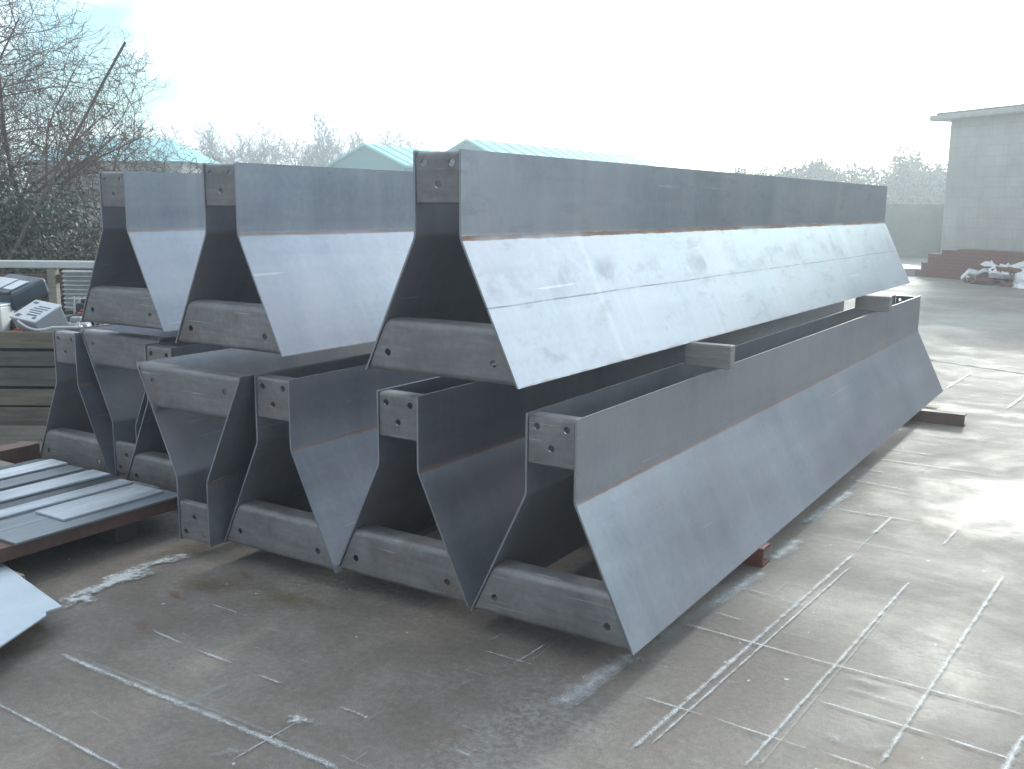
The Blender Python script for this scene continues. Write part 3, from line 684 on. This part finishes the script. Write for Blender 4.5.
# small bits
def bit(name, lx, ly, z, size, mat, lab, cat, rz=0.0):
    e = in_crate(name, lx, ly, z, rz); bm = bmesh.new()
    box(bm, (-size[0] / 2, -size[1] / 2, 0), (size[0] / 2, size[1] / 2, size[2]), bevel=min(size) * 0.2)
    box(bm, (-size[0] / 5, -size[1] / 5, size[2]), (size[0] / 5, size[1] / 5, size[2] * 1.3), bevel=min(size) * 0.06)
    o = link_mesh(name, bm, mat); o.matrix_basis = e.matrix_basis; bpy.data.objects.remove(e); tag(o, lab, cat)
bit('terminal_block', -0.46, 0.12, 0.70, (0.09, 0.05, 0.04), M_ORBIT, 'orange terminal block in front of the grey case', 'terminal block', 0.3)
bit('plug_cover', -0.16, 0.47, 0.77, (0.07, 0.07, 0.06), M_REDBIT, 'dull red plug cover right of the blue unit', 'plug cover', 0.4)
bit('plug_cover', -0.14, 0.27, 0.70, (0.10, 0.05, 0.045), M_ORBIT, 'orange plug cover right of the grey case', 'plug cover', -0.2)
bit('motor_block', -0.16, 0.36, 0.64, (0.18, 0.14, 0.13), M_GREYBOX, 'grey motor block in the right corner of the crate', 'motor', 0.2)
bit('fuse_holder', -0.07, 0.18, 0.70, (0.05, 0.04, 0.07), M_WHITEPL, 'small white fuse holder at the right end of the crate', 'fuse holder', 0.1)
bit('cable_reel', -0.12, 0.58, 0.80, (0.10, 0.10, 0.07), M_REDBIT, 'dark red cable reel at the back right corner of the crate', 'reel', 0.7)
bit('relay_block', -0.22, 0.66, 0.79, (0.12, 0.08, 0.09), M_DARK, 'black relay block beside the red cable reel', 'relay', 0.2)
# wire grille
e = in_crate('wire_grille', -0.22, 0.72, 0.70, rz=0.1, tilt=(-0.15, 0)); tag(e, 'small white wire grille standing at the back of the crate', 'grille')
bm = bmesh.new()
for k in range(7): tube(bm, [Vector((-0.11 + k * 0.036, 0, 0)), Vector((-0.11 + k * 0.036, 0, 0.22))], [0.006] * 2, 5)
for k in range(5): tube(bm, [Vector((-0.12, 0.008, 0.02 + k * 0.045)), Vector((0.115, 0.008, 0.02 + k * 0.045))], [0.006] * 2, 5)
link_mesh('wire_mesh', bm, M_WHITEPL, e)
# cable looped over the crate edge
bm = bmesh.new(); pts = []
for k in range(25):
    t = k / 24
    pts.append(Vector((-0.42 + 0.40 * t, 0.05 - 0.03 * math.sin(PI * t), 0.775 - 0.025 * math.sin(PI * min(1, t * 1.6)) + 0.04 * (1 - t) ** 4)))
tube(bm, pts, [0.008] * 25, 7)
o = link_mesh('cable', bm, M_WHITEPL, smooth=True); o.matrix_basis = Matrix.Translation((-4.30, 1.08, 0)) @ Matrix.Rotation(math.atan2(0.537, 0.844), 4, 'Z')
tag(o, 'loose white cable lying along the front edge of the crate', 'cable')

# ------------------------------------------------------------------ rail and corrugated panels behind the crate
e = empty('guard_rail', (-7.2, 2.7, 0), (0, 0, math.atan2(0.537, 0.844))); tag(e, 'pale guard rail in front of the overgrown hedge', 'rail')
bm = bmesh.new(); box(bm, (-3.5, -0.05, 0.98), (2.4, 0.05, 1.05), bevel=0.012); link_mesh('top_rail', bm, M_RAIL, e)
bm = bmesh.new(); box(bm, (-3.5, -0.02, 0.84), (2.4, 0.02, 0.92), bevel=0.006); link_mesh('lower_rail', bm, M_BROWN, e)
for x in (-3.3, -1.9, 0.05, 2.1):
    bm = bmesh.new(); box(bm, (x, -0.045, 0), (x + 0.08, 0.045, 0.979), bevel=0.006); link_mesh('post', bm, M_TIMBER, e)
def corrugated(name, x0, x1, z0, z1, yoff, lab):
    e = bpy.data.objects.new(name, None); bm = bmesh.new(); n = 90; prev = None; t = 0.004
    for k in range(n + 1):
        z = z0 + (z1 - z0) * k / n; y = 0.018 * math.sin(2 * PI * (z - z0) / 0.042) + yoff
        cur = [bm.verts.new((x0, y, z)), bm.verts.new((x1, y, z)), bm.verts.new((x1, y + t, z)), bm.verts.new((x0, y + t, z))]
        if prev:
            for q in range(4): bm.faces.new((prev[q], prev[(q + 1) % 4], cur[(q + 1) % 4], cur[q]))
        else: bm.faces.new(cur[::-1])
        prev = cur
    bm.faces.new(prev)
    bmesh.ops.recalc_face_normals(bm, faces=bm.faces)
    o = link_mesh(name, bm, M_CORR, smooth=True, loc=(-7.2, 2.7, 0), rot=(0, 0, math.atan2(0.537, 0.844)))
    bpy.data.objects.remove(e)
    return tag(o, lab, 'corrugated sheet', 'corrugated sheets by the rail')
corrugated('corrugated_sheet', 0.30, 1.9, 0.0, 0.72, -0.16, 'lower corrugated metal sheet leaning at the foot of the rail')
corrugated('corrugated_sheet', 0.22, 2.0, 0.50, 0.97, -0.085, 'upper ribbed metal sheet fixed under the pale rail')

# ------------------------------------------------------------------ trees
def branches(seed, height, r0, spread=0.55, levels=4, kids=(5, 5, 4, 3), lean=(0, 0), up=0.25, minr=0.004, trunk_frac=0.55, seglen=5, wild=0.22, first=0.25):
    rg = random.Random(seed); trunk, crown = [], []
    def grow(p, d, L, r, lvl):
        pts, rr = [p.copy()], [r]; d = d.copy()
        for k in range(seglen):
            d = (d + Vector((rg.gauss(0, wild), rg.gauss(0, wild), rg.gauss(0, wild) + up * (0.14 if lvl else 0.05)))).normalized()
            p = p + d * (L / seglen); pts.append(p.copy()); rr.append(max(minr * 0.7, r * (1 - 0.75 * (k + 1) / seglen)))
        (trunk if lvl == 0 else crown).append((pts, rr, lvl))
        if lvl >= levels: return
        n = kids[lvl]
        for k in range(n):
            t = first + (1 - first) * (k + rg.random()) / n if lvl == 0 else 0.15 + 0.85 * (k + rg.random()) / n
            t = min(t, 0.98); i = int(t * seglen); q = pts[i].lerp(pts[i + 1], t * seglen - i)
            ax = (pts[i + 1] - pts[i]).normalized(); o = ax.orthogonal().normalized()
            o.rotate(Matrix.Rotation(rg.uniform(0, 2 * PI), 3, ax))
            nd = (ax * (1 - spread) + o * spread * rg.uniform(0.8, 1.3)).normalized()
            grow(q, nd, L * rg.uniform(0.42, 0.72) * (1.15 - 0.4 * t), max(minr, rr[i] * 0.6), lvl + 1)
    grow(Vector((0, 0, -0.05)), Vector((lean[0], lean[1], 1)).normalized(), height * trunk_frac, r0, 0)
    return trunk, crown

def tree(name, seed, loc, height, r0, lab, cat='tree', group=None, leaves=0, leaf_size=0.06, leaf_mat_=None, sides=4, **kw):
    tr, cr = branches(seed, height, r0, **kw)
    e = empty(name, loc)
    bm = bmesh.new()
    for pts, rr, l in tr: tube(bm, pts, rr, 8)
    link_mesh('trunk', bm, M_BARK, e, smooth=True)
    bm = bmesh.new()
    for pts, rr, l in cr: tube(bm, pts, rr, sides if l < 3 else 3, cap=False)
    if leaves:
        rg = random.Random(seed + 1); tips = [p for pts, rr, l in cr if l >= 2 for p in pts[1:]]
        for k in range(leaves):
            leaf(bm, rg.choice(tips) + Vector((rg.gauss(0, .12), rg.gauss(0, .12), rg.gauss(0, .10))) * (leaf_size / 0.06), leaf_size * rg.uniform(.6, 1.3), rg, 1)
    link_mesh('crown', bm, [M_TWIG, leaf_mat_ or M_LEAF], e)
    tag(e, lab, cat, group)
    return e

def leaf(bm, c, s, rg, mi=0):
    a = Vector((rg.gauss(0, 1), rg.gauss(0, 1), rg.gauss(0, 1))).normalized(); b = a.orthogonal().normalized(); b.rotate(Matrix.Rotation(rg.uniform(0, 6.28), 3, a))
    f = bm.faces.new([bm.verts.new(c + a * s), bm.verts.new(c + b * s * 0.5), bm.verts.new(c - a * s), bm.verts.new(c - b * s * 0.5)]); f.material_index = mi

GT = 'bare trees behind the guard rail'
tree('bare_tree', 11, (-13.3, 5.3, 0), 7.8, 0.075, 'tallest bare tree at the far left, its twigs reaching the top of the picture', group=GT, kids=(18, 8, 6, 4), spread=0.62, minr=0.0042, trunk_frac=0.6, first=0.12, wild=0.2)
tree('bare_tree', 23, (-12.5, 6.0, 0), 6.3, 0.06, 'twiggy bare tree right of the tallest one, behind the leaning pole', group=GT, kids=(17, 8, 6, 4), spread=0.64, minr=0.0042, trunk_frac=0.6, first=0.10, wild=0.22)
tree('bare_tree', 37, (-11.9, 6.9, 0), 4.6, 0.05, 'low arching bare tree above the leftmost top mould', group=GT, kids=(15, 8, 6, 3), spread=0.72, minr=0.0042, trunk_frac=0.6, first=0.12, wild=0.25, lean=(0.18, 0.12))
tree('bare_tree', 41, (-14.2, 4.3, 0), 7.2, 0.075, 'bare tree cut by the left edge of the picture', group=GT, kids=(17, 8, 6, 4), spread=0.62, minr=0.0042, trunk_frac=0.62, first=0.12)
# leaning pole
bm = bmesh.new(); a = Vector((-10.36, 3.64, -0.06)); b = Vector((-8.57, 4.79, 3.43))
pts = [a.lerp(b, k / 8) + Vector((0.02 * math.sin(k), 0.015 * math.cos(k * 1.3), 0)) for k in range(9)]
tube(bm, pts, [0.022 - 0.0008 * k for k in range(9)], 8)
tag(link_mesh('wooden_pole', bm, M_POLE, smooth=True), 'long straight pole leaning to the right through the bare branches', 'pole')

def bush(name, seed, loc, rx, ry, h, n, ls, mat, lab, group):
    rg = random.Random(seed); e = empty(name, loc)
    bm = bmesh.new(); tips = []
    for k in range(26):
        an = rg.uniform(0, 2 * PI); q = rg.uniform(0.1, 1); d = Vector((rx * q * math.cos(an), ry * q * math.sin(an), h * rg.uniform(0.55, 1.0) * math.sqrt(max(0.05, 1 - 0.6 * q * q))))
        p0 = Vector((d.x * 0.35, d.y * 0.35, -0.03)); pts = [p0.lerp(d, t / 6) + Vector((rg.gauss(0, .05), rg.gauss(0, .05), 0.06 * math.sin(PI * t / 6))) for t in range(7)]
        tube(bm, pts, [0.018 - 0.002 * t for t in range(7)], 5)
        tips += pts[2:]
        for j in range(5):
            s = rg.choice(pts[2:]); t_ = s + Vector((rg.gauss(0, .22), rg.gauss(0, .22), rg.gauss(0.12, .2)))
            if t_.z < 0.05: continue
            tube(bm, [s, s.lerp(t_, 0.5) + Vector((0, 0, .03)), t_], [0.007, 0.005, 0.003], 3); tips.append(t_)
    link_mesh('stems', bm, M_BARK, e)
    bm = bmesh.new()
    for k in range(n):
        c = rg.choice(tips) + Vector((rg.gauss(0, .14), rg.gauss(0, .14), rg.gauss(0, .13)))
        if c.z < 0.02: c.z = rg.uniform(0.02, 0.3)
        leaf(bm, c, ls * rg.uniform(.6, 1.4), rg)
    link_mesh('foliage', bm, mat, e)
    tag(e, lab, 'shrub', group)
GB = 'overgrown shrubs behind the guard rail'
bush('evergreen_shrub', 3, (-11.6, 3.9, 0), 1.3, 1.0, 2.3, 17000, 0.034, M_LEAF, 'tall dark evergreen shrub at the left edge, under the tallest bare tree', GB)
bush('evergreen_shrub', 4, (-10.6, 4.9, 0), 1.1, 0.9, 1.75, 14000, 0.032, M_LEAF, 'green shrub with hanging stems, behind the foot of the leaning pole', GB)
bush('bramble', 5, (-9.3, 4.7, 0), 1.0, 0.8, 1.25, 9000, 0.028, M_DRY, 'brownish bramble between the green shrub and the leftmost top mould', GB)
bush('bramble', 6, (-8.0, 5.9, 0), 1.2, 0.8, 1.35, 8000, 0.028, M_DRY, 'dry bramble behind the top moulds', GB)
bush('evergreen_shrub', 8, (-12.9, 3.0, 0), 1.2, 1.0, 2.1, 12000, 0.034, M_LEAF, 'dark evergreen shrub beyond the left end of the rail', GB)
# pale rails of a field fence in the undergrowth
e = empty('field_fence', (-13.2, 7.6, 0), (0, 0, math.atan2(0.537, 0.844))); tag(e, 'pale low field fence half hidden in the undergrowth', 'fence')
bm = bmesh.new(); box(bm, (-1.2, -0.03, 1.72), (3.2, 0.03, 1.80), bevel=0.01); link_mesh('rail', bm, M_RAIL, e)
bm = bmesh.new(); box(bm, (-1.2, -0.03, 1.12), (3.2, 0.03, 1.20), bevel=0.01); link_mesh('rail', bm, M_RAIL, e)
for x in (-1.0, 0.6, 2.2):
    bm = bmesh.new(); box(bm, (x, 0.031, 0), (x + 0.14, 0.17, 1.95), bevel=0.01); link_mesh('post', bm, M_RAIL, e)

# ------------------------------------------------------------------ sheds beyond the yard
def gable_shed(loc, wid, length, eave, ridge, rz, lab, grp='sheds beyond the yard'):
    e = empty('metal_shed', loc, (0, 0, rz)); tag(e, lab, 'shed', grp)
    h = wid / 2; bm = bmesh.new()
    for y in (0.0, length):
        f = [bm.verts.new(p) for p in ((-h, y, 0), (h, y, 0), (h, y, eave), (0, y, ridge), (-h, y, eave))]; bm.faces.new(f)
    for x in (-h, h):
        bm.faces.new([bm.verts.new(p) for p in ((x, 0, 0), (x, length, 0), (x, length, eave), (x, 0, eave))])
    bmesh.ops.remove_doubles(bm, verts=bm.verts, dist=1e-4); bmesh.ops.recalc_face_normals(bm, faces=bm.faces)
    link_mesh('wall', bm, M_TEAL, e)
    bm = bmesh.new()
    sl = (ridge - eave) / h
    for s in (-1, 1):
        q = [(0, -0.3), (0, length + 0.3), (s * (h + 0.3), length + 0.3), (s * (h + 0.3), -0.3)]
        a = [bm.verts.new((x, y, ridge - abs(x) * sl + 0.03)) for x, y in q]; b = [bm.verts.new((x, y, ridge - abs(x) * sl + 0.15)) for x, y in q]
        bm.faces.new(a); bm.faces.new(b[::-1])
        for k in range(4): bm.faces.new((a[k], a[(k + 1) % 4], b[(k + 1) % 4], b[k]))
        # roof ribs
        for j in range(int(length / 1.5)):
            y = 0.5 + j * 1.5
            v = [bm.verts.new((xx, yy, ridge - abs(xx) * sl + zz)) for xx in (s * 0.1, s * (h + 0.25)) for yy in (y, y + 0.12) for zz in (0.151, 0.20)]
            for fi in ((0, 1, 3, 2), (4, 6, 7, 5), (0, 4, 5, 1), (2, 3, 7, 6), (1, 5, 7, 3)): bm.faces.new([v[i] for i in fi])
    bmesh.ops.recalc_face_normals(bm, faces=bm.faces)
    rf = link_mesh('roof', bm, M_TEALROOF, e)
    bm = bmesh.new(); box(bm, (-1.2, -0.06, 0), (1.2, -0.005, 2.6)); link_mesh('door', bm, M_SHEDWALL, e)
    return e
gable_shed((-37.9, 43.1, 0), 5.2, 20, 3.85, 5.0, 0.10, 'teal gabled shed with a pale roof, right of the row of bare trees')
gable_shed((-32.7, 46.2, 0), 4.6, 21, 4.25, 5.3, -0.02, 'long teal shed whose roof runs behind the rightmost top mould')
# hipped shed behind the big bare trees
e = empty('hipped_shed', (-42.2, 29.2, 0), (0, 0, math.atan2(0.537, 0.844))); tag(e, 'low shed with a bright pale cyan hipped roof, seen through the bare branches', 'shed', 'sheds beyond the yard')
bm = bmesh.new(); box(bm, (-4.5, 0, 0), (3.2, 6.5, 3.62)); link_mesh('wall', bm, M_SHEDWALL, e)
bm = bmesh.new()
E_ = [bm.verts.new(p) for p in ((-4.9, -0.4, 3.63), (3.6, -0.4, 3.63), (3.6, 6.9, 3.63), (-4.9, 6.9, 3.63))]; RR = [bm.verts.new((-2.6, 3.25, 4.95)), bm.verts.new((1.5, 3.25, 4.95))]
for f in ((E_[0], E_[1], RR[1], RR[0]), (E_[1], E_[2], RR[1]), (E_[2], E_[3], RR[0], RR[1]), (E_[3], E_[0], RR[0]), (E_[3], E_[2], E_[1], E_[0])): bm.faces.new(f)
bmesh.ops.recalc_face_normals(bm, faces=bm.faces); link_mesh('roof', bm, M_TEALROOF, e)

# ------------------------------------------------------------------ far bare trees in a row
protos = [tree('row_tree', 100 + k, (0, 0, 0), h, 0.16, 'x', levels=3, kids=(12, 8, 6), spread=0.5, minr=0.022, trunk_frac=0.72, first=0.2, up=0.6, wild=0.16, sides=3) for k, h in enumerate((8.2, 7.4, 8.8))]
ORD = ['first', 'second', 'third', 'fourth', 'fifth', 'sixth', 'seventh', 'eighth', 'ninth', 'tenth', 'eleventh', 'twelfth', 'thirteenth', 'fourteenth', 'fifteenth', 'sixteenth']
rg = random.Random(9)
for k in range(16):
    o = protos[k] if k < 3 else copy_tree(protos[k % 3])
    t = (k + rg.uniform(-.25, .25)) / 15
    o.location = (-72.5 + 18.5 * t, 56.3 + 11.8 * t + rg.uniform(-2, 2), 0); o.rotation_euler = (0, 0, rg.uniform(0, 6.28)); s = rg.uniform(0.8, 1.08); o.scale = (s, s, s)
    tag(o, f'far bare tree on the skyline, {ORD[k]} from the left in its row', 'tree', 'bare trees in the far row')

# trees at the right, beyond the concrete wall
protos = [tree('hazy_tree', 200 + k, (0, 0, 0), h, 0.15, 'x', levels=3, kids=(11, 7, 6), spread=0.66, minr=0.026, trunk_frac=0.55, first=0.12, leaves=3600, leaf_size=0.085, leaf_mat_=M_FARLEAF, sides=3) for k, h in enumerate((4.4, 4.0, 5.4))]
spots = [(-19.5, 54.8, 0, 0.85), (-17.3, 56.2, 1, 0.95), (-15.6, 57.4, 0, 0.95), (-13.9, 58.3, 1, 1.05), (-12.6, 59.0, 2, 1.0), (-11.2, 60.0, 0, 1.0), (-10.0, 60.6, 1, 0.95), (-8.8, 61.4, 0, 0.9), (-7.4, 62.4, 1, 0.9)]
for k, (x, y, pi_, s) in enumerate(spots):
    first_use = [p for p in range(k) if spots[p][2] == pi_] == []
    o = protos[pi_] if first_use else copy_tree(protos[pi_])
    o.location = (x, y, 0); o.rotation_euler = (0, 0, rg.uniform(0, 6.28)); o.scale = (s * 1.45, s * 1.45, s * 1.5)
    tag(o, ('taller hazy tree standing up from the thicket beyond the far end of the moulds' if pi_ == 2 else f'hazy bushy tree beyond the concrete wall, {ORD[k]} from the left'), 'tree', 'hazy trees beyond the wall')

# concrete panel wall across the back of the yard
e = empty('panel_wall', (-5.0, 33.2, 0), (0, 0, math.atan2(0.537, 0.844))); tag(e, 'mossy concrete panel wall at the back of the yard, left of the block building', 'wall')
bm = bmesh.new()
for k in range(6):
    box(bm, (-10 + k * 2.2, -0.05, 0), (-10 + k * 2.2 + 2.06, 0.05, 1.78 + 0.02 * (k % 2)), bevel=0.012)
link_mesh('panels', bm, M_PANELC, e)
for k in range(7):
    bm = bmesh.new(); box(bm, (-10.14 + k * 2.2 + 0.003, -0.09, 0), (-10.0 + k * 2.2 - 0.003, 0.09, 1.86), bevel=0.012); link_mesh('post', bm, M_PANELC, e)

# ------------------------------------------------------------------ block building at the right
BA = math.atan2(-0.585, 0.811)
e = empty('block_building', (-2.62, 23.37, 0), (0, 0, BA)); tag(e, 'flat-roofed pale concrete block building at the right edge', 'building')
bm = bmesh.new(); box(bm, (0, 0, 0), (16, 9, 3.70)); link_mesh('wall', bm, M_BLOCK, e)
bm = bmesh.new(); box(bm, (-0.40, -0.30, 3.702), (16.3, 9.3, 3.83), bevel=0.02); link_mesh('roof', bm, M_ROOFSLAB, e)
bm = bmesh.new(); box(bm, (-0.20, -0.28, 3.832), (16.2, 9.2, 3.88), bevel=0.01); link_mesh('roof_edge', bm, M_SHEDWALL, e)
for x in (6.0, 10.5):
    bm = bmesh.new(); box(bm, (x, -0.035, 0.9), (x + 1.5, -0.003, 2.1)); wf = link_mesh('window', bm, M_SHEDWALL, e)
    bm = bmesh.new(); box(bm, (x + 0.08, -0.05, 0.98), (x + 1.42, -0.036, 2.02)); link_mesh('pane', bm, M_DARK, wf)
# low brick wall, broken down in steps at its left end
e = empty('brick_wall', (-2.62, 22.9, 0), (0, 0, BA)); tag(e, 'low broken red brick wall at the foot of the block building', 'wall')
bm = bmesh.new()
xs = [(-0.55, -0.2, 0.16), (-0.2, 0.0, 0.34), (0.0, 0.42, 0.56), (0.42, 0.9, 0.66), (0.9, 6.5, 0.70)]
for (x0, x1, h) in xs: box(bm, (x0 + 0.001, -0.26, 0), (x1 - 0.001, 0.2, h))
link_mesh('brickwork', bm, M_BRICK, e)
# rubble in front of it
def lump(bm, c, r, seed, mi):
    rg = random.Random(seed); res = bmesh.ops.create_icosphere(bm, subdivisions=2, radius=1.0)
    for v in res['verts']:
        v.co = Vector((v.co.x * r[0], v.co.y * r[1], v.co.z * r[2])) * (1 + rg.uniform(-.14, .14)) + Vector(c)
    for f in {f for v in res['verts'] for f in v.link_faces}: f.material_index = mi
e = empty('rubble_heap', (-1.35, 21.35, 0), (0, 0, BA)); tag(e, 'heap of broken white plaster and red bricks by the low brick wall', 'rubble')
bm = bmesh.new(); rg = random.Random(77)
for k in range(70):
    x = rg.uniform(-0.15, 2.7); y = rg.uniform(-.35, .35); sx_, sy_, sz_ = rg.uniform(.08, .24), rg.uniform(.06, .17), rg.uniform(.02, .07)
    mt = Matrix.Translation((x, y, rg.uniform(0.05, 0.55) * (1 - abs(y)) * (0.6 + 0.4 * math.sin(x * 3)))) @ Matrix.Rotation(rg.uniform(0, 6.3), 4, 'Z') @ Matrix.Rotation(rg.uniform(-.9, .9), 4, 'X') @ Matrix.Rotation(rg.uniform(-.6, .6), 4, 'Y')
    vv = box(bm, (-sx_, -sy_, -sz_), (sx_, sy_, sz_))
    for v in vv: v.co = mt @ (v.co * rg.uniform(0.72, 1.2))
for k in range(9):
    lump(bm, (1.0 + 0.2 * k + rg.uniform(-.06, .06), rg.uniform(-.2, .1), rg.uniform(0.10, 0.30)), (rg.uniform(.16, .26), rg.uniform(.14, .22), rg.uniform(.10, .2)), 300 + k, 0)
link_mesh('plaster', bm, M_PLASTER, e)
bm = bmesh.new()
for k in range(40):
    x = rg.uniform(-0.1, 1.1); y = rg.uniform(-.45, .1)
    mt = Matrix.Translation((x, y, rg.uniform(0.04, 0.36) * (1 if y > -.3 else .4))) @ Matrix.Rotation(rg.uniform(0, 6), 4, 'Z') @ Matrix.Rotation(rg.uniform(-.6, .6), 4, 'X')
    box(bm, (-.12, -.055, -.04), (.12, .055, .04), mat=mt)
link_mesh('bricks', bm, M_BRICK, e)

# ------------------------------------------------------------------ damp air
bm = bmesh.new(); box(bm, (-130, -40, -1), (60, 160, 13))
t = NT('damp_air'); t.N.remove(t.b)
pv = t.n('ShaderNodeVolumePrincipled'); pv.inputs['Color'].default_value = (0.88, 0.94, 1.0, 1); pv.inputs['Density'].default_value = 0.0060; pv.inputs['Anisotropy'].default_value = 0.55
t.l(pv.outputs['Volume'], t.o.inputs['Volume'])
tag(link_mesh('haze', bm, t.m), kind='stuff')
